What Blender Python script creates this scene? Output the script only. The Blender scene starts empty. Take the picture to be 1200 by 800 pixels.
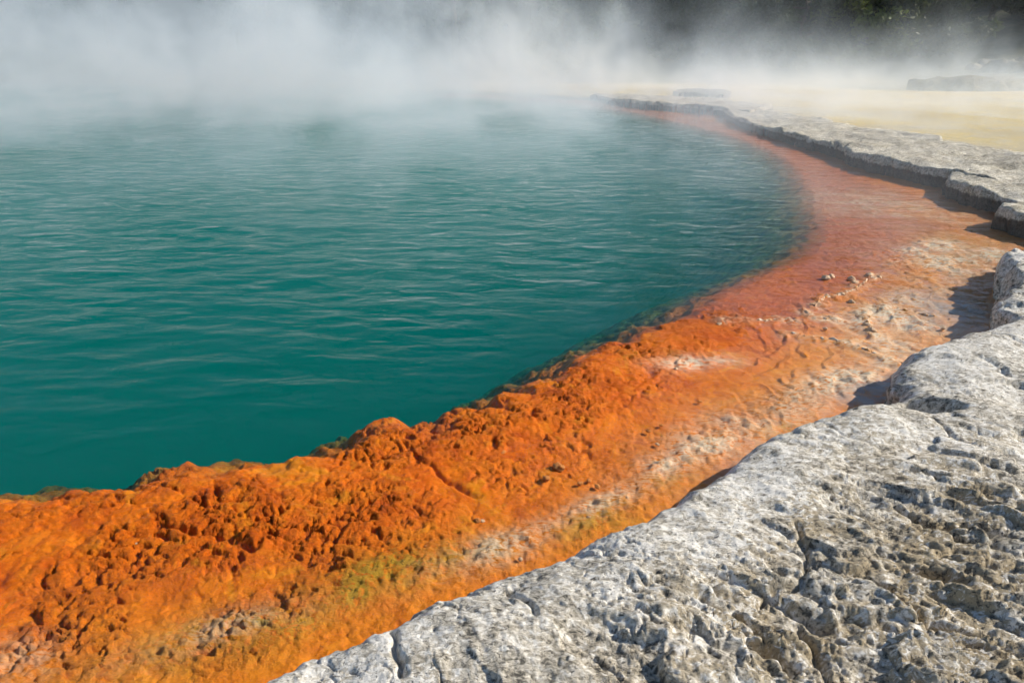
import bpy, math, random
import numpy as np

# ------------------------------------------------------------------ camera, sky, sun, exposure
scene = bpy.context.scene
col = scene.collection
CAM_H, PITCH = 1.8, math.radians(23.0)

cam = bpy.data.cameras.new('camera')
cam.lens = 24.0
cam.sensor_width = 36.0
cam.clip_start = 0.05
cam.clip_end = 3000.0
cam_o = bpy.data.objects.new('camera', cam)
cam_o.location = (0, 0, CAM_H)
cam_o.rotation_euler = (math.radians(90) - PITCH, 0, 0)
col.objects.link(cam_o)
scene.camera = cam_o

SUN_EL, SUN_AZ = math.radians(34), math.radians(82)      # azimuth clockwise from +Y
world = bpy.data.worlds.new('World')
scene.world = world
world.use_nodes = True
wn = world.node_tree
sky = wn.nodes.new('ShaderNodeTexSky')
sky.sky_type = 'NISHITA'
sky.sun_disc = False
sky.sun_elevation = SUN_EL
sky.sun_rotation = SUN_AZ
sky.dust_density = 0.4
sky.ozone_density = 3.0
wn.links.new(sky.outputs[0], wn.nodes['Background'].inputs[0])
wn.nodes['Background'].inputs[1].default_value = 0.10

sun = bpy.data.lights.new('sun', 'SUN')
sun.energy = 5.0
sun.angle = math.radians(0.5)
sun.color = (1.0, 0.935, 0.83)
sun_o = bpy.data.objects.new('sun', sun)
sun_o.rotation_euler = (math.radians(90) - SUN_EL, 0, math.pi - SUN_AZ)
sun_o.location = (30, 5, 25)
col.objects.link(sun_o)

scene.view_settings.view_transform = 'Standard'
scene.view_settings.look = 'None'
scene.view_settings.exposure = 0.22
scene.view_settings.gamma = 1.0
scene.view_settings.use_curve_mapping = False
cy = scene.cycles
cy.use_denoising = True
cy.denoiser = 'OPENIMAGEDENOISE'
cy.max_bounces = 8
cy.diffuse_bounces = 3
cy.glossy_bounces = 3
cy.transparent_max_bounces = 12
cy.volume_bounces = 4
cy.use_adaptive_sampling = True
cy.adaptive_threshold = 0.04
cy.adaptive_min_samples = 12
cy.sample_clamp_indirect = 4.0
cy.volume_max_steps = 512

# ------------------------------------------------------------------ helpers: noise, polygons, meshes
F_PX = 800.0                     # focal length on the 1200 x 800 photograph


def P(px, py, z=0.0):
    """a measured point of the photograph, as a place on the level z"""
    x, y = px - 600.0, 400.0 - py
    dy = F_PX * math.cos(PITCH) + y * math.sin(PITCH)
    dz = -F_PX * math.sin(PITCH) + y * math.cos(PITCH)
    t = (CAM_H - z) / -dz
    return (x * t, dy * t)


def PL(pts, z=0.0):
    return [P(a, b, z) for a, b in pts]


def _hash(ix, iy, seed):
    h = (ix.astype(np.int64) * 374761393 + iy.astype(np.int64) * 668265263 + seed * 1442695041) & 0xFFFFFFFF
    h = ((h ^ (h >> 13)) * 1274126177) & 0xFFFFFFFF
    h = ((h ^ (h >> 15)) * 2246822519) & 0xFFFFFFFF
    return (h ^ (h >> 16)).astype(np.float64) / 4294967295.0


def perlin(x, y, seed=0):
    ix, iy = np.floor(x), np.floor(y)
    fx, fy = x - ix, y - iy
    ux, uy = fx * fx * fx * (fx * (fx * 6 - 15) + 10), fy * fy * fy * (fy * (fy * 6 - 15) + 10)
    out = []
    for dx in (0, 1):
        for dy in (0, 1):
            a = _hash(ix + dx, iy + dy, seed) * 2 * math.pi
            out.append(np.cos(a) * (fx - dx) + np.sin(a) * (fy - dy))
    n00, n01, n10, n11 = out
    a = n00 + (n10 - n00) * ux
    b = n01 + (n11 - n01) * ux
    return (a + (b - a) * uy) * 1.4


def fbm(x, y, octs=4, seed=0, gain=0.5, lac=2.03):
    s, a = np.zeros_like(x), 1.0
    for i in range(octs):
        s += a * perlin(x, y, seed + i * 17)
        x, y, a = x * lac + 3.7, y * lac - 1.3, a * gain
    return s


def ridged(x, y, octs=4, seed=0, gain=0.5):
    s, a = np.zeros_like(x), 1.0
    for i in range(octs):
        s += a * (1 - 2 * np.abs(perlin(x, y, seed + i * 31)))
        x, y, a = x * 2.05 + 1.7, y * 2.05 + 5.1, a * gain
    return s


def worley(x, y, seed=0):
    ix, iy = np.floor(x), np.floor(y)
    f1 = np.full_like(x, 9.0)
    f2 = np.full_like(x, 9.0)
    for dx in (-1, 0, 1):
        for dy in (-1, 0, 1):
            cx, cyy = ix + dx, iy + dy
            px = cx + 0.1 + 0.8 * _hash(cx, cyy, seed)
            py = cyy + 0.1 + 0.8 * _hash(cx, cyy, seed + 7)
            d = np.hypot(px - x, py - y)
            f2 = np.minimum(f2, np.maximum(f1, d))
            f1 = np.minimum(f1, d)
    return f1, f2


def sstep(a, b, x):
    t = np.clip((x - a) / (b - a), 0, 1)
    return t * t * (3 - 2 * t)


def line_dist(X, Y, pts):
    """distance to an open polyline, and the nearest point"""
    X, Y = X.astype(np.float32), Y.astype(np.float32)
    best = np.full_like(X, 1e9)
    bx, by = np.zeros_like(X), np.zeros_like(X)
    for (x0, y0), (x1, y1) in zip(pts[:-1], pts[1:]):
        ex, ey = x1 - x0, y1 - y0
        t = np.clip(((X - x0) * ex + (Y - y0) * ey) / (ex * ex + ey * ey + 1e-12), 0, 1)
        qx, qy = x0 + t * ex, y0 + t * ey
        d = np.hypot(X - qx, Y - qy)
        m = d < best
        best = np.where(m, d, best)
        bx, by = np.where(m, qx, bx), np.where(m, qy, by)
    return best, bx, by


def poly_sd(X, Y, poly):
    """signed distance to a closed outline, positive inside, with the outward direction"""
    pts = list(poly) + [poly[0]]
    X, Y = X.astype(np.float32), Y.astype(np.float32)
    d, bx, by = line_dist(X, Y, pts)
    inside = np.zeros(X.shape, bool)
    for (x0, y0), (x1, y1) in zip(pts[:-1], pts[1:]):
        if y0 == y1:
            continue
        c = ((y0 > Y) != (y1 > Y)) & (X < (x1 - x0) * (Y - y0) / (y1 - y0) + x0)
        inside ^= c
    s = np.where(inside, 1.0, -1.0)
    nx, ny = (bx - X) * s, (by - Y) * s
    l = np.hypot(nx, ny) + 1e-9
    return (d * s).astype(np.float64), (nx / l).astype(np.float64), (ny / l).astype(np.float64)


def smooth_open(pts, it=2):
    for _ in range(it):
        q = [pts[0]]
        for a, b in zip(pts[:-1], pts[1:]):
            q.append((a[0] * .75 + b[0] * .25, a[1] * .75 + b[1] * .25))
            q.append((a[0] * .25 + b[0] * .75, a[1] * .25 + b[1] * .75))
        q.append(pts[-1])
        pts = q
    return pts


def mesh_np(name, V, Q, smooth=True):
    me = bpy.data.meshes.new(name)
    n, m = len(V), len(Q)
    k = Q.shape[1]
    me.vertices.add(n)
    me.vertices.foreach_set('co', np.ascontiguousarray(V, np.float32).ravel())
    me.loops.add(m * k)
    me.loops.foreach_set('vertex_index', np.ascontiguousarray(Q, np.int32).ravel())
    me.polygons.add(m)
    me.polygons.foreach_set('loop_start', np.arange(0, m * k, k, dtype=np.int32))
    me.polygons.foreach_set('loop_total', np.full(m, k, np.int32))
    me.update(calc_edges=True)
    me.polygons.foreach_set('use_smooth', np.full(m, smooth, bool))
    return me


def add_attr(me, name, vals):
    a = me.attributes.new(name, 'FLOAT', 'POINT')
    a.data.foreach_set('value', np.ascontiguousarray(vals, np.float32))


def obj(name, me, material, parent=None, **props):
    o = bpy.data.objects.new(name, me)
    col.objects.link(o)
    if material is not None:
        me.materials.append(material)
    o.parent = parent
    for k, v in props.items():
        o[k] = v
    return o


def polar_axes(r0, r1, ratio, th_deg, step_deg, far_ratio=None):
    r, R = r0, []
    while r < r1:
        R.append(r)
        q = ratio
        if far_ratio:
            q = ratio + (far_ratio - ratio) * min(1, max(0, (r - 6) / 14.0))
        r *= 1 + q
    R.append(r1)
    T = np.radians(np.arange(-th_deg, th_deg + 1e-6, step_deg))
    return np.array(R), T


def grid_faces(nr, nt, keep):
    """quads of a grid whose four corners are all kept, with compact numbering"""
    idx = np.arange(nr * nt).reshape(nr, nt)
    k = keep.reshape(nr, nt)
    ok = k[:-1, :-1] & k[1:, :-1] & k[:-1, 1:] & k[1:, 1:]
    Q = np.stack([idx[:-1, :-1][ok], idx[:-1, 1:][ok], idx[1:, 1:][ok], idx[1:, :-1][ok]], 1)
    used = np.unique(Q)
    remap = np.full(nr * nt, -1)
    remap[used] = np.arange(len(used))
    return remap[Q][:, ::-1], used


# ------------------------------------------------------------------ node helper
class NT:
    def __init__(self, name):
        self.m = bpy.data.materials.new(name)
        self.m.use_nodes = True
        self.t = self.m.node_tree
        self.t.nodes.clear()
        self.out = self.t.nodes.new('ShaderNodeOutputMaterial')

    def n(self, kind, ins=None, **props):
        nd = self.t.nodes.new('ShaderNode' + kind)
        for k, v in props.items():
            setattr(nd, k, v)
        for k, v in (ins or {}).items():
            s = nd.inputs[k]
            if isinstance(v, bpy.types.NodeSocket):
                self.t.links.new(v, s)
            elif isinstance(v, bpy.types.Node):
                self.t.links.new(v.outputs[0], s)
            else:
                s.default_value = v
        return nd

    def math(self, op, a, b=0.0, c=None, clamp=False):
        ins = {0: a, 1: b}
        if c is not None:
            ins[2] = c
        return self.n('Math', ins, operation=op, use_clamp=clamp)

    def ramp(self, v, a, b, lo=0.0, hi=1.0):
        return self.n('MapRange', {0: v, 1: a, 2: b, 3: lo, 4: hi}, interpolation_type='SMOOTHSTEP')

    def mix(self, f, a, b):
        nd = self.n('Mix', None, data_type='RGBA')
        for s, v in ((0, f), (6, a), (7, b)):
            if isinstance(v, bpy.types.Node):
                v = v.outputs[2] if v.bl_idname == 'ShaderNodeMix' else v.outputs[0]
            if isinstance(v, bpy.types.NodeSocket):
                self.t.links.new(v, nd.inputs[s])
            else:
                nd.inputs[s].default_value = v if s == 0 else (*v, 1.0)
        return nd.outputs[2]

    def noise(self, vec, scale, detail=4, rough=0.55, dist=0.0):
        return self.n('TexNoise', {'Vector': vec, 'Scale': scale, 'Detail': detail, 'Roughness': rough, 'Distortion': dist}).outputs[0]

    def attr(self, name):
        return self.n('Attribute', None, attribute_name=name).outputs['Fac']

    def coord(self, scale=None, rot=None):
        c = self.n('TexCoord').outputs['Object']
        if scale or rot:
            c = self.n('Mapping', {'Vector': c, 'Scale': scale or (1, 1, 1), 'Rotation': rot or (0, 0, 0)}).outputs[0]
        return c

    def surface(self, s):
        self.t.links.new(s.outputs[0], self.out.inputs['Surface'])

    def volume(self, s):
        self.t.links.new(s.outputs[0], self.out.inputs['Volume'])


# ------------------------------------------------------------------ materials
def mat_rock(name, light=(0.60, 0.545, 0.45), white=(0.84, 0.80, 0.72), grey=(0.35, 0.315, 0.25), dark=(0.05, 0.047, 0.042), tan=(0.42, 0.335, 0.21), base=None):
    t = NT(name)
    c = t.coord()
    ca = t.coord(scale=(1.0, 1.45, 1.0), rot=(0, 0, math.radians(32)))
    big = t.noise(c, 2.2, 5, 0.6, 0.4)
    mid = t.noise(ca, 10.0, 6, 0.65, 0.8)
    fine = t.noise(ca, 34.0, 6, 0.7, 1.0)
    grit = t.noise(c, 110.0, 4, 0.7, 0.5)
    speck = t.noise(ca, 30.0, 8, 0.76, 0.7)
    v = t.math('ADD', speck, t.math('MULTIPLY', t.math('SUBTRACT', big, 0.5), 0.35))
    v = t.math('ADD', v, t.math('MULTIPLY', t.math('SUBTRACT', mid, 0.5), 0.30))
    v = t.math('ADD', v, t.math('MULTIPLY', t.math('SUBTRACT', t.attr('wht'), 0.5), 0.07))
    tanm = t.math('MULTIPLY', t.attr('tan'), t.ramp(t.noise(c, 6.0, 5, 0.65), 0.36, 0.60))
    colr = t.mix(t.ramp(v, 0.42, 0.50), grey, light)
    colr = t.mix(tanm, colr, tan)
    colr = t.mix(t.math('MULTIPLY', t.ramp(v, 0.51, 0.58), 0.92), colr, white)
    colr = t.mix(t.math('MULTIPLY', t.ramp(v, 0.43, 0.35), 0.85), colr, dark)
    colr = t.mix(t.math('MULTIPLY', t.ramp(t.noise(ca, 55.0, 5, 0.72, 0.8), 0.44, 0.37), 0.85), colr, dark)
    colr = t.mix(t.math('MULTIPLY', t.ramp(grit, 0.42, 0.30), 0.5), colr, dark)
    if base is not None:                                             # shade of the faces painted in, dark brown below the pale top
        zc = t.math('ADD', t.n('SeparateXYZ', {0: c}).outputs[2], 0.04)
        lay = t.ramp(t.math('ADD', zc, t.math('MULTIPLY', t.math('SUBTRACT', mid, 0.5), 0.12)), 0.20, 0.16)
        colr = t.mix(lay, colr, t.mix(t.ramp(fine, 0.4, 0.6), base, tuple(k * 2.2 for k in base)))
    h = t.math('ADD', t.math('MULTIPLY', fine, 0.9), t.math('MULTIPLY', grit, 0.45))
    h = t.math('ADD', h, t.math('MULTIPLY', speck, 0.8))
    b = t.n('Bump', {'Height': h, 'Distance': 0.008, 'Strength': 0.9})
    s = t.n('BsdfPrincipled', {'Base Color': colr, 'Roughness': 0.82, 'Specular IOR Level': 0.3, 'Normal': b})
    t.surface(s)
    return t.m


def mat_shelf():
    t = NT('orange_mineral_crust')
    c = t.coord()
    big = t.noise(c, 1.6, 4, 0.6, 0.3)
    mid = t.noise(c, 9.0, 6, 0.65, 0.6)
    fine = t.noise(c, 45.0, 5, 0.7, 0.6)
    colr = t.mix(t.ramp(big, 0.35, 0.65), (0.70, 0.155, 0.004), (0.60, 0.115, 0.003))
    colr = t.mix(t.math('MULTIPLY', t.ramp(mid, 0.48, 0.68), 0.55), colr, (0.74, 0.22, 0.008))
    colr = t.mix(t.math('MULTIPLY', t.ramp(mid, 0.46, 0.32), 0.6), colr, (0.42, 0.062, 0.003))
    colr = t.mix(t.math('MULTIPLY', t.ramp(fine, 0.44, 0.32), 0.5), colr, (0.26, 0.036, 0.004))
    grain = t.noise(c, 95.0, 5, 0.75, 0.4)
    colr = t.mix(t.math('MULTIPLY', t.ramp(grain, 0.45, 0.36), 0.6), colr, (0.30, 0.042, 0.003))
    colr = t.mix(t.math('MULTIPLY', t.ramp(grain, 0.58, 0.66), 0.35), colr, (0.82, 0.36, 0.06))
    vein = t.noise(c, 3.4, 6, 0.68, 0.8)
    colr = t.mix(t.math('MULTIPLY', t.ramp(vein, 0.53, 0.66), 0.75), colr, (0.40, 0.060, 0.003))
    colr = t.mix(t.math('MULTIPLY', t.ramp(vein, 0.44, 0.34), 0.6), colr, (0.72, 0.27, 0.010))
    colr = t.mix(t.math('MULTIPLY', t.attr('pale'), t.ramp(mid, 0.25, 0.55, 0.5, 1.0)), colr, (0.68, 0.25, 0.018))
    colr = t.mix(t.math('MULTIPLY', t.attr('red'), 0.8), colr, (0.47, 0.100, 0.010))
    ol = t.math('MULTIPLY', t.attr('olive'), t.ramp(t.noise(c, 22.0, 6, 0.7, 1.0), 0.38, 0.52))
    colr = t.mix(ol, colr, (0.46, 0.26, 0.022))
    ol2 = t.math('MULTIPLY', t.attr('olive'), t.ramp(t.noise(c, 38.0, 5, 0.7, 1.0), 0.55, 0.64))
    colr = t.mix(t.math('MULTIPLY', ol2, 0.8), colr, (0.10, 0.075, 0.012))
    ca = t.coord(scale=(1.0, 3.0, 1.0), rot=(0, 0, math.radians(-38)))
    wh = t.math('MULTIPLY', t.attr('white'), t.ramp(t.noise(ca, 16.0, 7, 0.75, 1.2), 0.39, 0.54))
    colr = t.mix(wh, colr, (0.72, 0.60, 0.42))
    gy = t.math('MULTIPLY', t.attr('grey'), t.ramp(t.noise(c, 8.0, 6, 0.7, 0.6), 0.30, 0.58))
    colr = t.mix(gy, colr, (0.40, 0.33, 0.28))
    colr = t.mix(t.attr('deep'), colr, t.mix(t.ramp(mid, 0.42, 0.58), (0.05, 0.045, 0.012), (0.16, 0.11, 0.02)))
    h = t.math('ADD', t.math('MULTIPLY', mid, 0.6), t.math('MULTIPLY', fine, 0.6))
    h = t.math('ADD', h, t.math('MULTIPLY', t.noise(c, 130.0, 4, 0.75), 0.55))
    b = t.n('Bump', {'Height': h, 'Distance': 0.018, 'Strength': t.attr('rough')})
    s = t.n('BsdfPrincipled', {'Base Color': colr, 'Roughness': 0.45, 'Specular IOR Level': 0.14, 'Normal': b})
    t.surface(s)
    return t.m


def mat_water():
    t = NT('pool_water')
    c = t.coord()
    # ripples finer than the modelled waves, calm where the water is a film over the shelf
    w1 = t.noise(t.coord(scale=(0.42, 1.0, 1.0), rot=(0, 0, 0.12)), 4.6, 2, 0.5, 0.4)
    w2 = t.noise(t.coord(scale=(0.6, 1.0, 1.0), rot=(0, 0, 0.5)), 17.0, 3, 0.6, 0.2)
    h = t.math('ADD', t.math('MULTIPLY', w1, 1.0), t.math('MULTIPLY', w2, 0.16))
    b = t.n('Bump', {'Height': h, 'Distance': 0.08, 'Strength': t.attr('calm')})
    lw = t.n('LayerWeight', {'Blend': 0.5, 'Normal': b})            # the same from above and from below
    fr = t.math('MULTIPLY_ADD', t.math('POWER', lw.outputs['Facing'], 5.0), 0.56, 0.010)
    gl = t.n('BsdfGlossy', {'Color': (1, 1, 1, 1), 'Roughness': 0.03, 'Normal': b})
    tr = t.n('BsdfTransparent')
    s = t.n('MixShader', {0: fr.outputs[0], 1: tr.outputs[0], 2: gl.outputs[0]})
    t.surface(s)
    sc = t.n('VolumeScatter', {'Color': (0.004, 0.325, 0.305, 1), 'Density': 0.155, 'Anisotropy': 0.0})
    ab = t.n('VolumeAbsorption', {'Color': (0.0, 0.875, 0.855, 1), 'Density': 0.80})
    t.volume(t.n('AddShader', {0: sc.outputs[0], 1: ab.outputs[0]}))
    return t.m


def mat_ground():
    t = NT('sinter_flat')
    c = t.coord()
    a = t.noise(c, 0.35, 5, 0.6, 0.5)
    b_ = t.noise(c, 2.5, 5, 0.65)
    colr = t.mix(t.ramp(a, 0.40, 0.60), (0.52, 0.38, 0.09), (0.46, 0.37, 0.19))
    colr = t.mix(t.math('MULTIPLY', t.ramp(b_, 0.48, 0.66), 0.6), colr, (0.42, 0.37, 0.28))
    colr = t.mix(t.math('MULTIPLY', t.attr('bed'), 1.0), colr, (0.10, 0.09, 0.04))
    colr = t.mix(t.attr('veg'), colr, t.mix(t.ramp(b_, 0.4, 0.6), (0.025, 0.032, 0.014), (0.05, 0.05, 0.025)))
    bm = t.n('Bump', {'Height': b_, 'Distance': 0.1, 'Strength': 0.6})
    t.surface(t.n('BsdfPrincipled', {'Base Color': colr, 'Roughness': 0.75, 'Specular IOR Level': 0.2, 'Normal': bm}))
    return t.m


def mat_simple(name, c1, c2, scale, rough=0.8, dist=0.01):
    t = NT(name)
    c = t.coord()
    n1 = t.noise(c, scale, 5, 0.65, 0.5)
    n2 = t.noise(c, scale * 4, 4, 0.6)
    colr = t.mix(t.ramp(n1, 0.38, 0.62), c1, c2)
    b = t.n('Bump', {'Height': n2, 'Distance': dist, 'Strength': 0.8})
    t.surface(t.n('BsdfPrincipled', {'Base Color': colr, 'Roughness': rough, 'Specular IOR Level': 0.25, 'Normal': b}))
    return t.m


def mat_leaf(name, c1, c2):
    t = NT(name)
    i = t.n('ObjectInfo').outputs['Random']
    n1 = t.noise(t.coord(), 1.3, 3, 0.6)
    f = t.math('ADD', t.math('MULTIPLY', i, 0.5), t.math('SUBTRACT', n1, 0.25), clamp=True)
    colr = t.mix(f, c1, c2)
    d = t.n('BsdfPrincipled', {'Base Color': colr, 'Roughness': 0.6, 'Specular IOR Level': 0.3})
    tl = t.n('BsdfTranslucent', {'Color': colr})
    t.surface(t.n('MixShader', {0: 0.25, 1: d.outputs[0], 2: tl.outputs[0]}))
    return t.m


M_ROCK = mat_rock('pale_sinter_rock')
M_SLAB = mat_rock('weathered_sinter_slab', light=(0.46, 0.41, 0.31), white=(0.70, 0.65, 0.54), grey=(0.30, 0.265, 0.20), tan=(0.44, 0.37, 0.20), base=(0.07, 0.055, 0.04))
M_SHELF = mat_shelf()
M_WATER = mat_water()
M_GROUND = mat_ground()
M_NODULE = mat_simple('crusted_nodule', (0.66, 0.27, 0.04), (0.84, 0.74, 0.58), 30.0, 0.6, 0.006)
M_ORANGE_STONE = mat_simple('orange_stone', (0.60, 0.14, 0.006), (0.66, 0.32, 0.10), 40.0, 0.5, 0.005)
M_BANK = mat_simple('grey_bank_rock', (0.13, 0.115, 0.09), (0.22, 0.20, 0.16), 1.2, 0.9, 0.1)
M_BARK = mat_simple('bark', (0.06, 0.045, 0.03), (0.11, 0.085, 0.06), 5.0, 0.9, 0.03)
M_LEAF = mat_leaf('dark_foliage', (0.028, 0.040, 0.012), (0.07, 0.085, 0.022))
M_LEAF2 = mat_leaf('sunlit_foliage', (0.09, 0.12, 0.02), (0.16, 0.19, 0.035))  # lighter copy of the leaves, sunlight on one shrub put into the colour

# ------------------------------------------------------------------ outlines measured on the photograph
# the brow of the near rock ledge, seen from above
NEAR_EDGE = [(-1.9, 0.55), (-1.2, 1.0)] + PL([(285, 799), (340, 773), (390, 754), (445, 741), (475, 724), (510, 704), (560, 682), (630, 660), (690, 638),
                                             (740, 615), (795, 594), (805, 582), (845, 553), (880, 528), (905, 508), (960, 488), (1010, 477),
                                             (1062, 466), (1072, 452), (1050, 441), (1052, 428), (1075, 413), (1110, 402), (1150, 390), (1195, 376), (1240, 366)], 0.19)
NEAR_POLY = NEAR_EDGE + [(6.5, 5.0), (7.0, -1.5), (-2.6, -1.5)]
MID_EDGE = PL([(1250, 279), (1205, 284), (1184, 291), (1173, 308), (1168, 322), (1178, 336), (1168, 348), (1170, 362), (1180, 374), (1215, 380)], 0.20)
MID_POLY = MID_EDGE + [(5.2, 4.4), (7.5, 4.6), (7.5, 6.9)]
D_EDGE = PL([(1225, 234), (1190, 235), (1170, 240), (1169, 245), (1185, 250), (1215, 258), (1260, 266)], 0.21)
D_POLY = D_EDGE + [(9.5, 6.8), (9.5, 8.6)]
C_EDGE = PL([(1150, 198), (1115, 202), (1105, 208), (1118, 214), (1150, 224), (1185, 232), (1230, 240), (1300, 252)], 0.22)
C_POLY = C_EDGE + [(14, 7.9), (14, 10.9)]
B_EDGE = PL([(1010, 164), (991, 170), (990, 176), (1020, 184), (1060, 192), (1100, 200), (1150, 209), (1215, 222), (1300, 236)], 0.225)
B_POLY = B_EDGE + [(16, 9.5), (17, 14.0), P(1200, 172, .3), P(1110, 160, .3)]
A_EDGE = PL([(862, 124), (846, 127), (852, 133), (872, 142), (905, 152), (945, 163), (992, 175), (1020, 182)], 0.19)
A_POLY = A_EDGE + PL([(1110, 168), (1100, 158), (1000, 146), (930, 134)], 0.19)
E_EDGE = PL([(690, 111), (720, 116), (760, 120), (800, 123), (850, 127), (880, 131)], 0.22)
E_POLY = E_EDGE + PL([(905, 124), (850, 116), (790, 113), (730, 110)], 0.22)
F_EDGE = PL([(786, 108), (800, 110), (830, 113), (850, 113)], 0.26)
F_POLY = F_EDGE + PL([(860, 108), (840, 106), (800, 105)], 0.26)

SHELF_EDGE = [(-5.5, 1.5), (-4.0, 2.05), (-3.0, 2.35)] + PL([(0, 582), (35, 586), (70, 581), (110, 577), (150, 570), (190, 560), (225, 553), (243, 554), (252, 556), (262, 549), (285, 544), (320, 548), (334, 550),
    (350, 540), (380, 531), (405, 530), (418, 529), (425, 520), (440, 506), (460, 497), (485, 494), (508, 497), (522, 497), (530, 490), (555, 480), (582, 474), (600, 462), (618, 457), (632, 448),
    (660, 431), (690, 416), (720, 403), (745, 393), (765, 382), (800, 371), (830, 357), (850, 345), (885, 330), (925, 313),
    (955, 296), (972, 276), (970, 255), (958, 235), (950, 215), (938, 198), (920, 182), (890, 168), (850, 155), (800, 143), (750, 132), (700, 123), (650, 117)])
LAKE_POLY = SHELF_EDGE + [(-10, 40), (-30, 46), (-60, 40), (-75, 20), (-60, 0), (-30, -8), (-10, -3)]
# inland edge of the pale flats, hidden under the slabs
LAND_POLY = PL([(720, 112), (800, 115), (850, 118), (930, 142), (1020, 165), (1120, 185), (1200, 205)], 0.2) + [(9.0, 8.0), (9.0, 2.0), (9.0, -40), (400, -40), (400, 400), (-400, 400),
    (-400, -40), (-62, -2), (-78, 20), (-62, 42), (-30, 48), (-10, 42)]

# ------------------------------------------------------------------ polar working grid (finer near the place where one stands)
R, T = polar_axes(0.55, 34.0, 0.0036, 60.0, 0.135, 0.0065)
nr, nt = len(R), len(T)
RR, TT = np.meshgrid(R, T, indexing='ij')
GX, GY = (RR * np.sin(TT)).ravel(), (RR * np.cos(TT)).ravel()
GR = RR.ravel()


def blob(X, Y, px, py, rx, ry, rot=0.0, z=0.0):
    """a soft elliptic patch on the ground round a measured point; sizes in metres"""
    cx, cyy = P(px, py, z)
    a = math.radians(rot)
    dx, dy = X - cx, Y - cyy
    u, v = dx * math.cos(a) + dy * math.sin(a), -dx * math.sin(a) + dy * math.cos(a)
    return np.exp(-((u / rx) ** 2 + (v / ry) ** 2))


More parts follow.
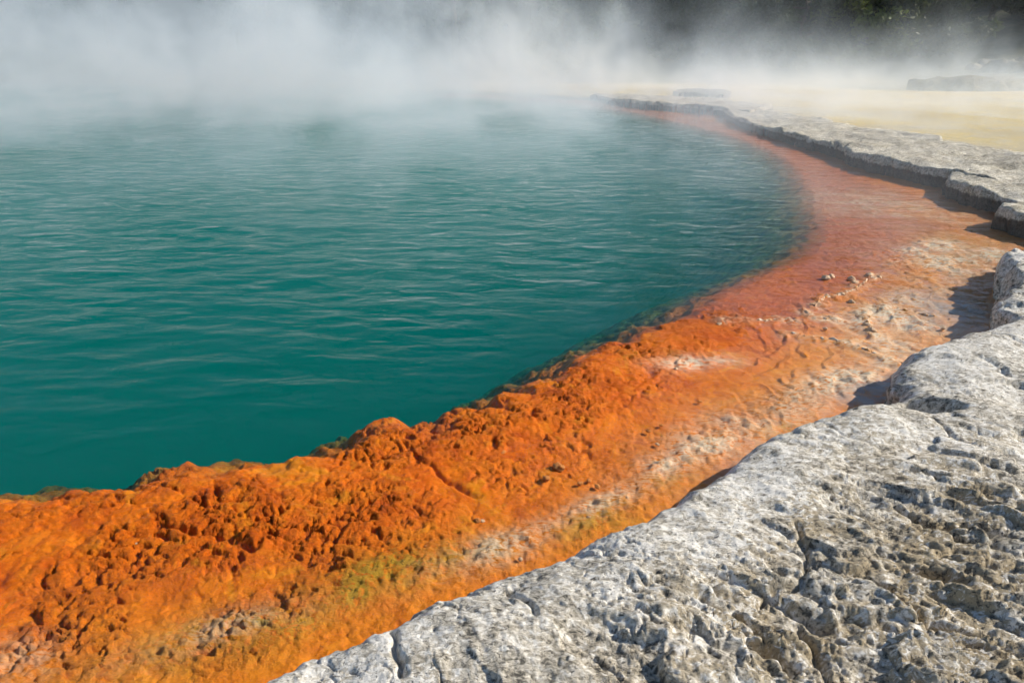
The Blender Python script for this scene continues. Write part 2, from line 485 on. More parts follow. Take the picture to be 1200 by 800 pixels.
# ------------------------------------------------------------------ rock slabs
def rock_slab(poly, ztop, brow, label, material, seed, rmin, rmax, jag=0.05, rough=1.0, undercut=0.05, depth=0.22, near=False, cracks=()):
    sel = (GR >= rmin) & (GR <= rmax)
    x0, x1 = min(p[0] for p in poly) - .6, max(p[0] for p in poly) + .6
    y0, y1 = min(p[1] for p in poly) - .6, max(p[1] for p in poly) + .6
    sel &= (GX > x0) & (GX < x1) & (GY > y0) & (GY < y1)
    X, Y = GX[sel], GY[sel]
    sd, nx, ny = poly_sd(X, Y, poly)
    sd = sd + jag * fbm(X * 2.6, Y * 2.6, 3, seed) * 0.8 + jag * 0.45 * fbm(X * 11, Y * 11, 3, seed + 5)
    if near:
        sd = sd + 0.065
    keep = sd > -0.09
    prof = np.sqrt(np.clip(1 - (1 - np.clip(sd / brow, 0, 1)) ** 2, 0, 1))
    # lie of the slab
    und = 0.055 * fbm(X * 0.9, Y * 0.9, 3, seed + 11)
    z = ztop + und * rough
    # bedding: thin broken layers
    a = math.radians(-30)
    U, W = X * math.cos(a) + Y * math.sin(a), -X * math.sin(a) + Y * math.cos(a)
    wx = 0.12 * fbm(X * 3.0, Y * 3.0, 3, seed + 21)
    strata = ridged(U * 1.5 + wx, W * 4.2 + wx * 3, 4, seed + 31, 0.55)
    pits = fbm(U * 9, W * 17, 4, seed + 41, 0.6)
    det = 0.010 * rough * strata + 0.004 * fbm(X * 10, Y * 10, 3, seed + 51, 0.5) + 0.0022 * fbm(X * 45, Y * 45, 3, seed + 53, 0.6) + 0.003 * pits
    crease = np.abs(fbm(U * 4.2 + wx * 2, W * 10 + wx * 5, 3, seed + 55, 0.55))
    det -= 0.014 * np.exp(-(crease / 0.05) ** 2) * sstep(-0.1, 0.5, fbm(X * 1.6, Y * 1.6, 2, seed + 57))
    f1, f2 = worley(X * 22 + wx * 6, Y * 22 + wx * 6, seed + 61)
    det += 0.003 * np.clip(0.6 - f1, 0, 1)
    tan = 0.25 * sstep(0.1, 0.6, fbm(X * 1.3, Y * 1.3, 3, seed + 71))
    if not near:
        det += 0.020 * fbm(X * 3.2, Y * 3.2, 4, seed + 45, 0.6)
    if near:
        # the crusty, deeply fretted part below and right, the smooth white brow along the pool
        fr = np.clip(blob(X, Y, 1010, 770, 0.75, 0.4, 10, .2) + blob(X, Y, 1160, 620, 0.5, 0.35, -20, .2) + blob(X, Y, 1230, 760, 0.6, 0.5, 0, .2) * .8
                     + blob(X, Y, 870, 740, 0.22, 0.16, 0, .2) * .7, 0, 1)
        st = ridged(U * 2.6 + wx, W * 7.5 + wx * 4, 4, seed + 81, 0.6)
        holes = sstep(0.15, 0.75, fbm(U * 5, W * 12, 3, seed + 83))
        cr2 = np.abs(fbm(U * 7 + wx * 3, W * 15 + wx * 6, 3, seed + 89, 0.6))
        det += fr * (0.010 * st - 0.014 * holes - 0.013 * np.exp(-(cr2 / 0.06) ** 2) + 0.005 * fbm(U * 22, W * 40, 3, seed + 90))
        step = sstep(-0.05, 0.05, fbm(U * 1.7 + 4, W * 3.8, 3, seed + 85))
        det += 0.03 * (step - 0.5) * sstep(0.25, 0.6, sd)
        tq = 2.2 * fbm(U * 0.9 + 2, W * 2.4, 3, seed + 93) + W * 3.2 + 0.25 * fbm(U * 7, W * 7, 3, seed + 95)
        tf = tq - np.floor(tq)
        det += (0.028 * (tf - sstep(0.84, 1.0, tf)) + 0.004) * np.clip(fr + 0.6 * sstep(0.45, 0.9, sd), 0, 1)
        dh = blob(X, Y, 1150, 628, 0.17, 0.05, -28, .2) + 0.8 * blob(X, Y, 1090, 690, 0.12, 0.03, -28, .2) + 0.8 * blob(X, Y, 905, 775, 0.10, 0.035, -40, .2) + 0.7 * blob(X, Y, 1085, 560, 0.10, 0.025, -28, .2)
        det -= 0.085 * sstep(0.25, 0.8, dh + 0.3 * fbm(X * 16, Y * 16, 3, seed + 97))
        tan = np.clip(tan + 0.85 * fr + 0.5 * blob(X, Y, 960, 640, 0.3, 0.25, 0, .2) + 0.35 * blob(X, Y, 1120, 520, 0.8, 0.3, -20, .2)
                      + 0.5 * sstep(0.5, 1.2, sd), 0, 1)
        # a swell along the brow and a sag behind it
        z += 0.03 * np.exp(-((sd - 0.30) / 0.18) ** 2) - 0.02 * np.exp(-((sd - 0.75) / 0.25) ** 2)
        # hollow under the point of the ledge
        q = blob(X, Y, 1085, 477, 0.16, 0.10, -20, .2)
        z -= 0.10 * q * sstep(0.3, 0.7, q + 0.15 * fbm(X * 9, Y * 9, 3, seed + 87))
        cr = [(PL(c, .2), d) for c, d in cracks]
        for pts, dp in cr:
            d, _, _ = line_dist(X + 0.02 * fbm(X * 7, Y * 7, 3, 5), Y + 0.02 * fbm(X * 7, Y * 7, 3, 9), pts)
            det -= dp * np.exp(-(d / 0.009) ** 2)
    wht = (np.exp(-((sd - 0.22) / 0.25) ** 2) if near else 0.5) * np.ones_like(X)
    wht = np.clip(wht + 0.25 * fbm(X * 1.8, Y * 1.8, 3, seed + 99), 0, 1)
    zz = -0.06 + (z + det * (0.35 + 0.65 * prof) + 0.06) * prof
    low = np.clip(1 - (zz + 0.06) / (ztop + 0.06), 0, 1)
    sh = undercut * sstep(0.12, 0.6, low) * (1 + 0.8 * fbm(X * 5, Y * 5, 3, seed + 91))
    sh = sh - 0.02 * np.exp(-((low - 0.35) / 0.12) ** 2)
    zz = np.where(sd < 0, -0.06 + sd * 1.5, zz)
    X2, Y2 = X - nx * sh * (sd < brow * 1.5), Y - ny * sh * (sd < brow * 1.5)
    k = np.zeros(nr * nt, bool)
    ids = np.where(sel)[0]
    k[ids[keep]] = True
    Q, used = grid_faces(nr, nt, k)
    full = np.zeros((nr * nt, 3))
    full[ids] = np.stack([X2, Y2, zz], 1)
    at = np.zeros(nr * nt)
    at[ids] = tan
    me = mesh_np('rock_ledge', full[used], Q)
    add_attr(me, 'tan', at[used])
    at[ids] = wht
    add_attr(me, 'wht', at[used])
    return obj('rock_ledge', me, material, label=label, category='rock', group='sinter rock ledges rimming the pool')


CRACKS = [([(452, 744), (462, 765), (478, 800)], 0.035), ([(596, 700), (612, 718), (628, 735)], 0.02), ([(935, 625), (945, 665), (925, 700), (880, 712)], 0.03),
          ([(1110, 490), (1160, 505), (1210, 520)], 0.02), ([(1160, 395), (1200, 412)], 0.02), ([(1090, 495), (1140, 530)], 0.02), ([(955, 490), (1000, 520), (1060, 540)], 0.012),
          ([(860, 730), (905, 770), (930, 800)], 0.04), ([(940, 745), (965, 790), (975, 810)], 0.035), ([(1010, 690), (1075, 735), (1140, 760)], 0.03), ([(1050, 590), (1120, 640), (1200, 668)], 0.03)]
rock_slab(NEAR_POLY, 0.20, 0.14, 'broad pale grey rock ledge with cracked, flecked top sloping down to the orange shelf', M_ROCK, 101, 0.5, 9.5, jag=0.035, rough=1.0, undercut=0.045, near=True, cracks=CRACKS)
rock_slab(MID_POLY, 0.21, 0.10, 'lumpy grey rock with two rounded noses beside the broad pale ledge', M_ROCK, 203, 4, 11, jag=0.09, rough=1.8, undercut=0.07)
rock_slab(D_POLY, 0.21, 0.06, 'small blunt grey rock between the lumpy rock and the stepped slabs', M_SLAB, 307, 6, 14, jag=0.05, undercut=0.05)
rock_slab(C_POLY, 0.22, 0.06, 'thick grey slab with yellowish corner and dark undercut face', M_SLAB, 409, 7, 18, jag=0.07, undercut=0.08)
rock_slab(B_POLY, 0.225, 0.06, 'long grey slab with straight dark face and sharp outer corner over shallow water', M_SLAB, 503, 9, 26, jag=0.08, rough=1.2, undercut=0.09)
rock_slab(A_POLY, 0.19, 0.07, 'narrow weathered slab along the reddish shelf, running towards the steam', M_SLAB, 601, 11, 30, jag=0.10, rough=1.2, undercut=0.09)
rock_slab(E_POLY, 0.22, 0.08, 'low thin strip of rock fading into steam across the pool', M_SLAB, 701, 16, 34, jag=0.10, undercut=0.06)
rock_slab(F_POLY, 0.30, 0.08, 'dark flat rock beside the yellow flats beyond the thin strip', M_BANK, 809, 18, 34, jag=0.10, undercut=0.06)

# ------------------------------------------------------------------ the orange shelf
rock_near_sd, _, _ = poly_sd(GX, GY, NEAR_POLY)
land_sd, _, _ = poly_sd(GX, GY, LAND_POLY)
lake_sd, _, _ = poly_sd(GX, GY, LAKE_POLY)
sel = (rock_near_sd < 0.35) & (land_sd < 0.6) & (lake_sd < 5.0) & (GR > 0.9)
ids = np.where(sel)[0]
X, Y, r = GX[sel], GY[sel], GR[sel]
u0 = -lake_sd[sel]                              # distance from the drop-off, positive on the shelf
dr_ = -rock_near_sd[sel]                        # distance from the near ledge
near = 1 - sstep(3.9, 6.2, r)                   # how strongly the crust has built up
warp = 0.05 * fbm(X * 2.2, Y * 2.2, 3, 3)
c1, c2 = worley(X * 2.3 + warp * 5, Y * 2.3 + warp * 5, 11)
u = u0 - 0.085 * near + (0.20 * near) * (0.50 - c1) + 0.035 * fbm(X * 6, Y * 6, 3, 19) * (0.4 + near)
wx, wy = 0.035 * fbm(X * 8, Y * 8, 3, 23), 0.035 * fbm(X * 8 + 9, Y * 8, 3, 29)
p1, q1 = worley((X + wx) * 7.0, (Y + wy) * 9.0, 31)
p2, q2 = worley((X + wx) * 17.0, (Y + wy) * 21.0, 37)
p3, q3 = worley((X + wx * .6) * 38.0, (Y + wy * .6) * 46.0, 41)
crust = np.clip(np.exp(-(np.clip(u, 0, 9) / (0.62 + 0.25 * fbm(X * 1.2, Y * 1.2, 2, 43))) ** 2.0) * (0.5 + 0.5 * near)
                + 0.75 * blob(X, Y, 80, 690, 0.95, 0.42, -5) + 0.45 * blob(X, Y, 300, 660, 0.5, 0.22, 20), 0, 1)
patch = sstep(-0.45, 0.25, fbm(X * 2.4, Y * 2.4, 4, 47))
crust *= 0.22 + 0.78 * patch
lob = lambda a: np.sqrt(np.clip(1 - (a / 0.75) ** 2, 0, 1))
fz = sstep(-0.5, 0.4, fbm(X * 3.3 + 5, Y * 3.3, 3, 58))
bump = 0.016 * (lob(p1) - 0.55) + (0.002 + 0.012 * fz) * (lob(p2) - 0.5) + (0.005 + 0.009 * fz) * (lob(p3) - 0.5)
hole = sstep(0.28, 0.60, fbm((X + wx) * 14, (Y + wy) * 22, 3, 53))
crev = np.exp(-((q1 - p1) / 0.07) ** 2) * sstep(-0.1, 0.4, fbm(X * 3, Y * 3, 2, 54)) + 0.6 * np.exp(-((q2 - p2) / 0.09) ** 2) * sstep(-0.1, 0.4, fbm(X * 4 + 7, Y * 4, 2, 56))
hole2 = sstep(0.30, 0.55, fbm((X + wx) * 26 + 3, (Y + wy) * 42, 2, 57))
bump -= 0.024 * hole + 0.018 * crev + 0.013 * hole2
z = -0.016 + 0.010 * fbm(X * 1.5, Y * 1.5, 3, 59) + 0.004 * fbm(X * 14, Y * 14, 4, 61, 0.6)
z += near * (0.022 * np.exp(-((np.clip(u, 0, 9) - 0.20) / 0.30) ** 2) + 0.012 * np.exp(-np.clip(u, 0, 9) / 0.9))
z += (1 - near) * (-0.010 + 0.012 * np.exp(-((u - 0.8) / 0.5) ** 2) * (1 - sstep(6, 9, r)))
z += crust * bump * (1.0 * near + 0.8 * (1 - near))
# broken white-edged crumbs by the ledge
crumb_m = np.clip(0.8 * blob(X, Y, 600, 640, 0.42, 0.16, 25) + 0.6 * blob(X, Y, 800, 530, 0.5, 0.20, 35) + blob(X, Y, 930, 470, 0.5, 0.14, 30)
                  + blob(X, Y, 450, 670, 0.30, 0.14, 20) + blob(X, Y, 250, 755, 0.28, 0.12, 20) + blob(X, Y, 720, 600, 0.22, 0.10, 30) + blob(X, Y, 1090, 320, 0.9, 0.5, 40) * .7, 0, 1)
tq = 3.0 * fbm(X * 0.8 + 3, Y * 0.8, 4, 64, 0.55)
tf = tq - np.floor(tq)
tmask = sstep(3.2, 4.2, r) * (1 - sstep(7.5, 10, r)) * sstep(0.15, 0.5, u)
z += tmask * (0.010 * (tf - sstep(0.90, 1.0, tf)) + 0.006 * np.exp(-((tf - 0.88) / 0.04) ** 2) * np.clip(0.4 + fbm(X * 10, Y * 10, 2, 65), 0, 1) - 0.004)
z += sstep(4.2, 6.0, r) * (0.007 * ridged(X * 7 + wx * 8, Y * 9, 4, 63, 0.6) - 0.002)
z += crumb_m * (0.012 * np.clip(ridged(X * 12, Y * 16, 3, 67), -0.2, 1.2) + 0.004)
z += 0.018 * np.exp(-(dr_ / 0.10) ** 2)
# wide step-like lines of crust
for pts, hgt in (([(160, 622), (215, 620), (260, 632), (300, 640)], -0.03), ([(470, 520), (520, 560), (560, 580)], -0.018), ([(595, 525), (640, 520), (682, 510), (690, 535)], -0.012)):
    d, _, _ = line_dist(X + wx, Y + wy, PL(pts))
    z += hgt * np.exp(-(d / 0.013) ** 2)
# beyond the edge the bottom falls away: steeply close by, in a long slope farther along
slope = 0.30 + 0.20 * near
fall = np.clip(-u, 0, 9)
under = np.minimum(slope * fall + 0.20 * fall ** 2, 11.0)
z = z - under * (0.7 + 0.3 * sstep(0, 0.25, fall)) + 0.03 * sstep(0.02, 0.3, fall) * fbm(X * 5, Y * 5, 3, 71)
RIMS = [[(848, 377), (866, 374), (890, 376), (915, 374), (932, 375)], [(942, 363), (950, 371), (962, 373), (975, 373)], [(955, 358), (965, 348), (985, 346), (1000, 340), (1012, 332), (1025, 322)],
        [(918, 389), (945, 394), (965, 397), (990, 401), (1012, 408), (1030, 416), (1056, 425)], [(1032, 362), (1050, 362), (1070, 365), (1094, 370)], [(1011, 366), (1019, 371), (1016, 378), (1022, 385), (1026, 389)]]
rimd = np.full_like(X, 9.0)
for pts in RIMS:
    rimd = np.minimum(rimd, line_dist(X + 0.03 * fbm(X * 9, Y * 9, 3, 81), Y + 0.03 * fbm(X * 9 + 4, Y * 9, 3, 82), PL(pts, .005))[0])
z += 0.014 * np.exp(-(rimd / 0.06) ** 2)
white = np.clip(0.55 * np.exp(-(rimd / 0.07) ** 2) + 0.95 * blob(X, Y, 820, 424, 0.28, 0.09, 10) + 1.3 * blob(X, Y, 1120, 300, 0.75, 0.55, 40) + 0.85 * blob(X, Y, 1060, 370, 0.9, 0.35, 45)
                + 0.8 * blob(X, Y, 1000, 440, 0.55, 0.16, 35) + 0.55 * blob(X, Y, 870, 495, 0.55, 0.20, 35) + 0.8 * blob(X, Y, 800, 535, 0.25, 0.09, 30)
                + 0.7 * blob(X, Y, 590, 640, 0.28, 0.08, 30) + 0.6 * blob(X, Y, 700, 590, 0.22, 0.07, 30) + 0.5 * blob(X, Y, 10, 775, 0.12, 0.10)
                + 0.55 * blob(X, Y, 1040, 240, 1.0, 1.2, 30) + 0.40 * blob(X, Y, 250, 740, 0.25, 0.08, 25), 0, 1)
white = np.clip(white * 1.25, 0, 1)
white *= 0.45 + 0.55 * sstep(-0.35, 0.35, fbm(X * 2.6, Y * 2.6, 4, 83))
z += 0.016 * white * sstep(-0.3, 0.3, fbm(X * 9, Y * 9, 3, 73)) * sstep(0.0, 0.2, u)
k = np.zeros(nr * nt, bool)
k[ids] = True
Q, used = grid_faces(nr, nt, k)
full = np.zeros((nr * nt, 3))
full[ids] = np.stack([X, Y, z], 1)
olive = np.clip(blob(X, Y, 450, 665, 0.24, 0.085, 20) + blob(X, Y, 300, 745, 0.14, 0.09, 10) + blob(X, Y, 200, 755, 0.20, 0.10, 20) + blob(X, Y, 400, 705, 0.22, 0.07, 25)
                + 0.8 * blob(X, Y, 700, 610, 0.22, 0.09, 35) + 0.7 * blob(X, Y, 790, 562, 0.16, 0.08, 35) + 0.8 * blob(X, Y, 912, 503, 0.12, 0.05, 30)
                + 0.6 * blob(X, Y, 560, 650, 0.2, 0.08, 25), 0, 1)
olive *= 0.45 + 0.55 * sstep(-0.35, 0.2, fbm(X * 4.5, Y * 4.5, 4, 85))
pale = np.clip(sstep(0.35, 1.0, u) * (0.50 + 0.40 * sstep(2.9, 4.4, Y)) * (1 - 0.6 * sstep(7, 11, r)), 0, 1) * (1 - 0.6 * near * (1 - sstep(0.5, 1.1, u)))
red = np.clip(sstep(3.6, 5.0, Y) * (np.exp(-(np.clip(u, 0, 9) / 0.75) ** 2) + 0.35 * sstep(6, 9, r)) + sstep(4.3, 6.0, Y) * 0.8 * fbm(X * 1.1, Y * 1.1, 3, 77), 0, 1)
grey = np.clip(1.2 * np.exp(-(np.clip(dr_, 0, 9) / 0.13) ** 2) * sstep(2.0, 3.0, Y) + 0.9 * blob(X, Y, 1130, 360, 0.45, 0.35, 45) + 0.7 * blob(X, Y, 1000, 460, .3, .1, 35), 0, 1)
fa = np.zeros(nr * nt)
me = mesh_np('orange_shelf', full[used], Q)
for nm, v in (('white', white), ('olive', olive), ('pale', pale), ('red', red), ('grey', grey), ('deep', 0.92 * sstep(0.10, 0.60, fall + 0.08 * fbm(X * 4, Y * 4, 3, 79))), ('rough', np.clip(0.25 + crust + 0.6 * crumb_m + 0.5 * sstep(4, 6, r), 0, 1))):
    fa[ids] = v
    add_attr(me, nm, fa[used])
obj('orange_shelf', me, M_SHELF, kind='structure')

# ------------------------------------------------------------------ water: one closed body, waves on top
WR, WT = polar_axes(0.9, 64.0, 0.006, 80.0, 0.28, 0.012)
a_, b_ = len(WR), len(WT)
r2, t2 = np.meshgrid(WR, WT, indexing='ij')
X, Y, r = (r2 * np.sin(t2)).ravel(), (r2 * np.cos(t2)).ravel(), r2.ravel()
ls, _, _ = poly_sd(X, Y, LAKE_POLY)
open_ = sstep(-0.15, 1.3, ls)
wx = 0.5 * fbm(X * 0.5, Y * 0.5, 2, 5)
wav = (0.55 * fbm(X * 0.9 + wx, Y * 1.9 + wx, 3, 91) + 0.45 * np.sin((Y * 0.93 + X * 0.30 + wx * 1.5) * 10.0) * np.clip(0.3 + fbm(X * .4, Y * .5, 2, 95), 0, 1)
       + 0.30 * fbm(X * 2.6 + 3, Y * 5.2, 2, 97))
zt = 0.024 * wav * open_ + 0.0004 * fbm(X * 5, Y * 9, 2, 99)
top = np.stack([X, Y, zt], 1)
bot = np.stack([X, Y, np.full_like(X, -12.0)], 1)
idx = np.arange(a_ * b_).reshape(a_, b_)
qt = np.stack([idx[:-1, :-1], idx[1:, :-1], idx[1:, 1:], idx[:-1, 1:]], -1).reshape(-1, 4)
ring = np.concatenate([idx[0, :], idx[1:, -1], idx[-1, -2::-1], idx[-2:0:-1, 0]])
nb = len(ring)
base = len(top)
lowv = top[ring].copy()
lowv[:, 2] = -12.0
ctr = np.array([[0.0, 20.0, -12.0]])
i0, i1 = np.arange(nb), (np.arange(nb) + 1) % nb
side = np.stack([ring[i0], ring[i1], base + i1, base + i0], 1)
capq = np.stack([base + i0, base + i1, np.full(nb, base + nb), np.full(nb, base + nb)], 1)
V = np.concatenate([top, lowv, ctr])
me = bpy.data.meshes.new('water')
faces = qt[:, ::-1].tolist() + side.tolist() + [tuple(f[:3]) for f in capq.tolist()]
me.from_pydata(V.tolist(), [], faces)
me.polygons.foreach_set('use_smooth', [True] * len(qt) + [False] * (len(faces) - len(qt)))
import bmesh
bmx = bmesh.new()
bmx.from_mesh(me)
bmesh.ops.recalc_face_normals(bmx, faces=bmx.faces[:])
bmx.to_mesh(me)
bmx.free()
add_attr(me, 'calm', np.concatenate([0.06 + 0.22 * sstep(4.5, 8, r) + 0.72 * open_ * np.clip(0.75 + 0.7 * fbm(X * 0.22, Y * 0.3, 3, 98), 0.25, 1.3), np.zeros(nb + 1)]))
obj('water', me, M_WATER, kind='structure')

# ------------------------------------------------------------------ ground and hill: one sheet out to the horizon
HR = np.concatenate([np.linspace(0.0, 60, 130)[1:], np.geomspace(61, 1500, 90)])
HT = np.radians(np.arange(0, 360.01, 1.2))
a_, b_ = len(HR), len(HT)
r3, t3 = np.meshgrid(HR, HT, indexing='ij')
X, Y, r = (r3 * np.sin(t3)).ravel(), (r3 * np.cos(t3)).ravel(), r3.ravel()
ld, _, _ = poly_sd(X, Y, LAND_POLY)
gz = np.where(ld > 0, 0.10 + 0.03 * fbm(X * .2, Y * .2, 3, 3), 0.10 - 11.0 * sstep(0, 7.0, -ld))
close = (r < 9.5) & (ld < 1) & (Y < 6)
gz = np.where((ld <= 0) & (poly_sd(X, Y, NEAR_POLY)[0] > 0.3), -0.2, gz)


def hill(x, y):
    x, y = np.asarray(x, float), np.asarray(y, float)
    d = np.hypot(x, y * 1.0)
    h = 16.0 * sstep(42, 92, d) + 22.0 * sstep(95, 260, d)
    h = h * sstep(-30, 25, y) * (0.85 + 0.35 * fbm(x * 0.02, y * 0.02, 3, 7))
    return h


gz = gz + np.where(ld > 0, hill(X, Y) + 0.35 * fbm(X * .08, Y * .08, 3, 13) * sstep(30, 60, r), 0)
idx = np.arange(a_ * b_).reshape(a_, b_)
Q = np.stack([idx[:-1, :-1], idx[:-1, 1:], idx[1:, 1:], idx[1:, :-1]], -1).reshape(-1, 4)[:, ::-1]
me = mesh_np('ground', np.stack([X, Y, gz], 1), Q)
add_attr(me, 'bed', sstep(0.3, -0.6, ld))
add_attr(me, 'veg', sstep(40, 46, r + 5 * fbm(X * .1, Y * .1, 3, 15)) * (ld > 0))
obj('ground', me, M_GROUND, kind='structure')

# ------------------------------------------------------------------ crust rims and loose nodules on the shelf
rnd = random.Random(5)


def crust_rim(pts, w, h, label, seed):
    c = smooth_open(PL(pts, 0.005), 2)
    # resample
    c = np.array(c)
    L = np.concatenate([[0], np.cumsum(np.hypot(*np.diff(c, axis=0).T))])
    n = max(24, int(L[-1] / 0.008))
    s = np.linspace(0, L[-1], n)
    cx, cyy = np.interp(s, L, c[:, 0]), np.interp(s, L, c[:, 1])
    tx, ty = np.gradient(cx), np.gradient(cyy)
    l = np.hypot(tx, ty)
    nx, ny = -ty / l, tx / l
    m = 15
    v = np.linspace(-1, 1, m)
    S, Vv = np.meshgrid(np.arange(n), v, indexing='ij')
    S = S.astype(int)
    env = np.sqrt(np.clip(np.sin(np.pi * np.clip(np.linspace(0.01, .99, n), 0, 1)), 0, 1))
    ww = w * (0.55 + 0.7 * np.abs(fbm(s * 9, s * 0 + seed, 3, seed))) * (0.35 + 0.65 * env)
    hh = h * (0.35 + 1.1 * np.abs(fbm(s * 14, s * 0 + seed * 2.0, 3, seed + 3))) * env
    off = 0.014 * fbm(s * 12, s * 0 + seed * 3.1, 3, seed + 9)
    x = cx[S] + nx[S] * (Vv * ww[S] + off[S])
    y = cyy[S] + ny[S] * (Vv * ww[S] + off[S])
    x = x + 0.012 * fbm(x * 30, y * 30, 2, seed + 4)
    y = y + 0.012 * fbm(x * 30 + 5, y * 30, 2, seed + 6)
    z = -0.03 + (hh[S] + 0.036) * (1 - np.abs(Vv) ** 2.2)
    z += 0.014 * fbm(x * 26, y * 26, 4, seed, 0.6) * (1 - np.abs(Vv) ** 2)
    idx = np.arange(n * m).reshape(n, m)
    Q = np.stack([idx[:-1, :-1], idx[1:, :-1], idx[1:, 1:], idx[:-1, 1:]], -1).reshape(-1, 4)
    me = mesh_np('crust_rim', np.stack([x.ravel(), y.ravel(), z.ravel()], 1), Q[:, ::-1])
    obj('crust_rim', me, M_NODULE, label=label, category='crust', group='pale crust rims on the orange shelf')


RIM_LABELS = ['straight pale crust rim lying near the dark water', 'short hooked pale crust rim beside scattered nodules', 'crooked chain of white crust running towards the pale sinter',
              'long curved crust rim reaching the point of the rock ledge', 'brown crust rim leading to the shaded side of the lumpy rock', 'small zigzag crust rim between two longer rims']
for i, pts in enumerate(RIMS):
    crust_rim(pts, 0.030, (0.012, 0.010, 0.012, 0.007, 0.008, 0.010)[i], RIM_LABELS[i], 3 + 4 * i)


def nodule_mesh(seed):
    n, m = 12, 16
    th = np.linspace(0.02, math.pi - 0.02, n)
    ph = np.linspace(0, 2 * math.pi, m, endpoint=False)
    A, B = np.meshgrid(th, ph, indexing='ij')
    x, y, z = np.sin(A) * np.cos(B), np.sin(A) * np.sin(B), np.cos(A)
    d = 1 + 0.38 * fbm(x * 1.4 + seed + z * .8, y * 1.4 - z * 1.1, 3, seed) + 0.16 * fbm(x * 4 + z * 2, y * 4 + seed - z, 2, seed + 2)
    V = np.stack([(x * d).ravel(), (y * d).ravel(), (z * d * 0.7).ravel()], 1)
    idx = np.arange(n * m).reshape(n, m)
    nx_ = np.roll(idx, -1, 1)
    Q = np.stack([idx[:-1], idx[1:], nx_[1:], nx_[:-1]], -1).reshape(-1, 4)
    return mesh_np('nodule', V, Q)


WHITE_N = [nodule_mesh(s) for s in (2, 5, 9)]
ORANGE_N = [nodule_mesh(s) for s in (13, 18)]
for me in WHITE_N:
    me.materials.append(M_NODULE)
for me in ORANGE_N:
    me.materials.append(M_ORANGE_STONE)


def nodule(px, py, size, orange=False, label=None, z=0.004):
    me = rnd.choice(ORANGE_N if orange else WHITE_N)
    o = bpy.data.objects.new('orange_stone' if orange else 'nodule', me)
    x, y = P(px, py, z)
    o.location = (x, y, z)
    o.rotation_euler = (0, 0, rnd.uniform(0, 6.28))
    size *= 0.75
    o.scale = (size * rnd.uniform(.9, 1.4), size * rnd.uniform(.7, 1.0), size * rnd.uniform(.7, 1.0))
    col.objects.link(o)
    o['label'] = label or ('small rounded orange stone resting on the smooth orange shelf' if orange else ('pale knobbly sinter nodule among the crust rims on the shelf' if py < 420 else 'tiny white-topped nodule on bare orange crust, well away from the crust rims'))
    o['category'] = 'stone' if orange else 'nodule'
    o['group'] = 'orange stones on the shelf' if orange else 'pale nodules on the shelf'


for px, py, s in [(968, 326, .05), (974, 324, .04), (998, 327, .05), (1002, 331, .04), (1019, 323, .05), (1024, 327, .045), (1030, 325, .03), (969, 347, .03), (986, 345, .035), (993, 342, .03),
                  (998, 354, .035), (843, 380, .03), (850, 378, .025), (967, 385, .022), (830, 403, .028), (826, 400, .02), (803, 397, .02), (947, 366, .025), (952, 357, .025),
                  (1017, 381, .035), (1021, 387, .04), (1105, 385, .02), (792, 432, .018), (690, 606, .012), (735, 583, .014), (565, 610, .012), (610, 655, .014), (770, 520, .012), (160, 637, .012)]:
    nodule(px, py, s)
for px, py, s in [(655, 547, .030), (640, 560, .022), (680, 566, .016), (690, 563, .014), (700, 570, .016), (590, 530, .018), (560, 610, .02), (760, 505, .016), (775, 498, .014), (820, 470, .016), (500, 640, .014)]:
    nodule(px, py, s, True)

# ------------------------------------------------------------------ grey bank behind the yellow flats
def rock_bank(x, y, lx, ly, h, label, seed, rot=0.0):
    n, m = 60, 40
    uu, vv = np.meshgrid(np.linspace(-1, 1, n), np.linspace(-1, 1, m), indexing='ij')
    rr = np.sqrt(uu ** 2 + vv ** 2)
    X, Y = uu * lx, vv * ly
    z = h * sstep(1.0, 0.72, rr + 0.25 * fbm(uu * 2 + seed, vv * 2, 3, seed)) * (0.8 + 0.3 * fbm(X * .6, Y * .6, 3, seed + 1)) + 0.12 * ridged(X * .7, Y * 1.5, 3, seed + 5)
    z = np.where(rr > 0.98, -0.6, z - 0.1)
    idx = np.arange(n * m).reshape(n, m)
    Q = np.stack([idx[:-1, :-1], idx[1:, :-1], idx[1:, 1:], idx[:-1, 1:]], -1).reshape(-1, 4)
    me = mesh_np('rock_bank', np.stack([X.ravel(), Y.ravel(), z.ravel()], 1), Q)
    o = obj('rock_bank', me, M_BANK, label=label, category='rock', group='grey banks behind the yellow flats')
    o.location = (x, y, 0.15)
    o.rotation_euler = (0, 0, rot)


rock_bank(22.0, 34.5, 3.4, 1.6, 0.55, 'low dark grey rock bank half veiled behind the yellow flats', 3, 0.1)
rock_bank(30.5, 42.0, 5.0, 2.0, 1.3, 'long grey rock bank at the foot of the wooded slope', 9, 0.15)

# ------------------------------------------------------------------ trees on the far slope
def tube(pts, rad, m=7):
    V, Q = [], []
    for i, (p, rr) in enumerate(zip(pts, rad)):
        a = np.array(pts[max(0, i - 1)])
        b = np.array(pts[min(len(pts) - 1, i + 1)])
        d = (b - a) / (np.linalg.norm(b - a) + 1e-9)
        s = np.cross(d, (0.3, 1, 0.1)); s /= np.linalg.norm(s)
        t = np.cross(d, s)
        for k_ in range(m):
            an = 2 * math.pi * k_ / m
            V.append(np.array(p) + rr * (math.cos(an) * s + math.sin(an) * t))
    for i in range(len(pts) - 1):
        for k_ in range(m):
            Q.append((i * m + k_, i * m + (k_ + 1) % m, (i + 1) * m + (k_ + 1) % m, (i + 1) * m + k_))
    return V, Q


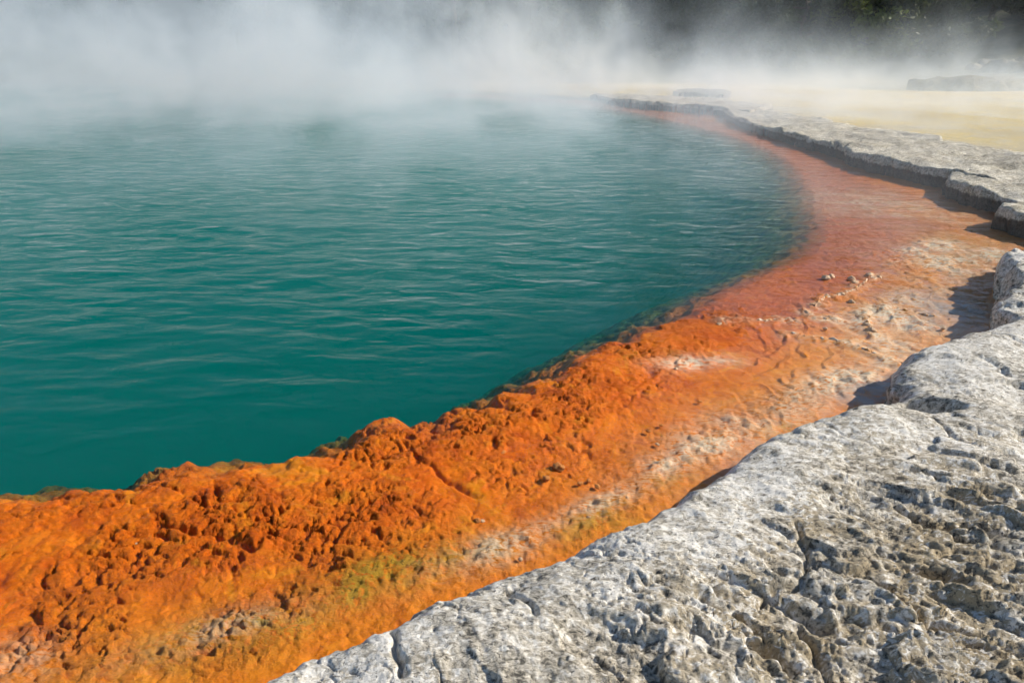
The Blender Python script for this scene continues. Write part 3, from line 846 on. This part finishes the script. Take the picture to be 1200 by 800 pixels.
def tree_meshes(seed, height, spread, leaves, shrub=False):
    rg = np.random.default_rng(seed)
    V, Q = [], []

    def add(pts, rad):
        v, q = tube(pts, rad)
        o_ = len(V)
        V.extend(v)
        Q.extend([tuple(i + o_ for i in f) for f in q])
    h0 = height * (0.05 if shrub else 0.25)
    tp = [(0, 0, -0.5)] + [(rg.normal(0, .12) * t * height * .3, rg.normal(0, .12) * t * height * .3, height * .92 * t) for t in np.linspace(.15, 1, 6)]
    add(tp, np.linspace(height * .03, height * .006, 7))
    tips = []
    for i in range(26 if not shrub else 22):
        t = rg.uniform(h0 / height, .95)
        z = height * t * .92
        an = rg.uniform(0, 2 * math.pi)
        ln = spread * (0.45 + 0.75 * math.sin(math.pi * min(1, (t * .85 + .12)))) * rg.uniform(.55, 1.1)
        b = np.array([np.interp(z, [p[2] for p in tp], [p[0] for p in tp]), np.interp(z, [p[2] for p in tp], [p[1] for p in tp]), z])
        e = b + np.array([math.cos(an) * ln, math.sin(an) * ln, rg.uniform(.05, .5) * ln])
        mid = (b + e) / 2 + np.array([0, 0, -.06 * ln])
        add([b, mid, e], [height * .010, height * .007, height * .003])
        tips += [(e, 1.0), ((mid + e) / 2, .85), (mid, .6)]
    # leaves: small folded faces round the limb ends
    per = leaves // len(tips)
    LV, LQ = [], []
    for c, sc in tips:
        rad = spread * .30 * (0.7 + .5 * rg.random())
        n = int(per * (0.6 + 0.8 * rg.random()))
        d = rg.normal(size=(n, 3))
        d /= np.linalg.norm(d, axis=1)[:, None]
        pos = c + d * (rad * rg.random(n) ** .45)[:, None] * np.array([1, 1, .62])
        for p in pos:
            a = rg.normal(size=3); a /= np.linalg.norm(a)
            b = np.cross(a, rg.normal(size=3)); b /= np.linalg.norm(b)
            l, w = rg.uniform(.10, .22), rg.uniform(.05, .11)
            i = len(LV)
            LV += [p - a * l, p + b * w, p + a * l, p - b * w + np.cross(a, b) * .03]
            LQ.append((i, i + 1, i + 2, i + 3))
    tm = mesh_np('trunk', np.array(V), np.array(Q))
    cm = mesh_np('crown', np.array(LV), np.array(LQ), smooth=False)
    tm.materials.append(M_BARK)
    return tm, cm


KINDS = [tree_meshes(1, 7.5, 2.7, 9000), tree_meshes(2, 5.0, 2.6, 8000, True), tree_meshes(3, 9.5, 2.5, 9000)]
for tm, cm in KINDS:
    cm.materials.append(M_LEAF)
LIT = (KINDS[1][0], KINDS[1][1].copy())
LIT[1].materials.clear()
LIT[1].materials.append(M_LEAF2)
TREE_LABELS = ['dark broad tree standing on the far slope behind drifting steam', 'dark low shrub growing on the far slope behind drifting steam', 'tall narrow dark tree rising from the far slope behind steam']
NAMES = ['tree', 'shrub', 'tree']


def plant(kind, x, y, s, meshes=None, label=None):
    tm, cm = meshes or KINDS[kind]
    e = bpy.data.objects.new(NAMES[kind], None)
    col.objects.link(e)
    e.location = (x, y, float(hill([x], [y])[0]) + 0.05)
    e.rotation_euler = (0, 0, rnd.uniform(0, 6.28))
    e.scale = (s, s, s * rnd.uniform(.9, 1.1))
    e['label'] = label or TREE_LABELS[kind]
    e['category'] = NAMES[kind]
    if not label:
        e['group'] = ['broad trees on the far slope', 'shrubs on the far slope', 'tall trees on the far slope'][kind]
    for nm, m_ in (('trunk', tm), ('crown', cm)):
        o = bpy.data.objects.new(nm, m_)
        col.objects.link(o)
        o.parent = e


def az(px):
    return (px - 600) / (F_PX * math.cos(PITCH) + 330 * math.sin(PITCH))


pos = []
for row, (d, n) in enumerate(((48, 14), (55, 17), (64, 18), (75, 16))):
    for i in range(n):
        px = -120 + 1450 * (i + rnd.uniform(.1, .9)) / n
        y = d + rnd.uniform(-3, 3)
        x = az(px) * y
        kind = rnd.choice([0, 1, 1] if row == 0 else [0, 1, 2] if row < 3 else [0, 2, 2])
        plant(kind, x, y, rnd.uniform(.8, 1.3))
plant(1, az(1003) * 46, 46, 1.05, LIT, 'bright yellow-green shrub standing in sun above the steam')
for px, d, s in ((830, 47, 1.1), (935, 46, 1.15), (1090, 47, 1.0), (880, 49, 1.1), (1150, 50, .9)):
    plant(1 if d < 48 else 0, az(px) * d, d, s)

# ------------------------------------------------------------------ steam drifting over the pool
t = NT('steam')
c = t.coord()
sep = t.n('SeparateXYZ', {0: c})
sx, sy, sz = sep.outputs[0], sep.outputs[1], sep.outputs[2]
wisp = t.noise(t.coord(scale=(0.16, 0.12, 0.20)), 1.0, 4, 0.55, 0.6)
puff = t.noise(t.coord(scale=(0.42, 0.34, 0.36)), 1.0, 4, 0.6, 0.9)
nz = t.math('ADD', t.math('MULTIPLY', wisp, 0.52), t.math('MULTIPLY', puff, 0.48))
dist = t.math('ADD', sy, t.math('MULTIPLY', t.math('MINIMUM', sx, 4.0), -0.28))             # comes nearer on the left side
far = t.ramp(dist, 1.5, 21.5)
lay = t.math('POWER', 2.718, t.math('MULTIPLY', sz, t.math('SUBTRACT', t.ramp(sx, 0.0, 11.0, -0.27, -0.85), t.math('MULTIPLY', t.math('SUBTRACT', 1.0, far), 1.25))))
edge = t.math('MULTIPLY', t.ramp(sz, 11.5, 7.0), t.ramp(dist, 50.0, 40.0))
den = t.math('MULTIPLY', far, t.math('MULTIPLY', lay, edge))
thin = t.math('SUBTRACT', nz, t.math('MULTIPLY', sz, t.ramp(sx, 0.0, 11.0, 0.012, 0.034)))       # breaks into wisps higher up
den = t.math('MULTIPLY', den, t.ramp(thin, 0.42, 0.55))
den = t.math('MULTIPLY', den, t.ramp(sx, -1.0, 12.0, 0.31, 0.26))
vs = t.n('VolumeScatter', {'Color': (0.80, 0.91, 1.0, 1), 'Density': den, 'Anisotropy': 0.15})
t.volume(vs)
t.m.cycles.volume_step_rate = 0.4
bx = [(-60, 4.2, 0.06), (48, 4.2, 0.06), (48, 52, 0.06), (-60, 51, 0.06), (-60, 4.2, 12), (48, 4.2, 12), (48, 52, 12), (-60, 51, 12)]
me = bpy.data.meshes.new('steam')
me.from_pydata(bx, [], [(3, 2, 1, 0), (4, 5, 6, 7), (0, 1, 5, 4), (1, 2, 6, 5), (2, 3, 7, 6), (3, 0, 4, 7)])
obj('steam', me, t.m, kind='stuff')
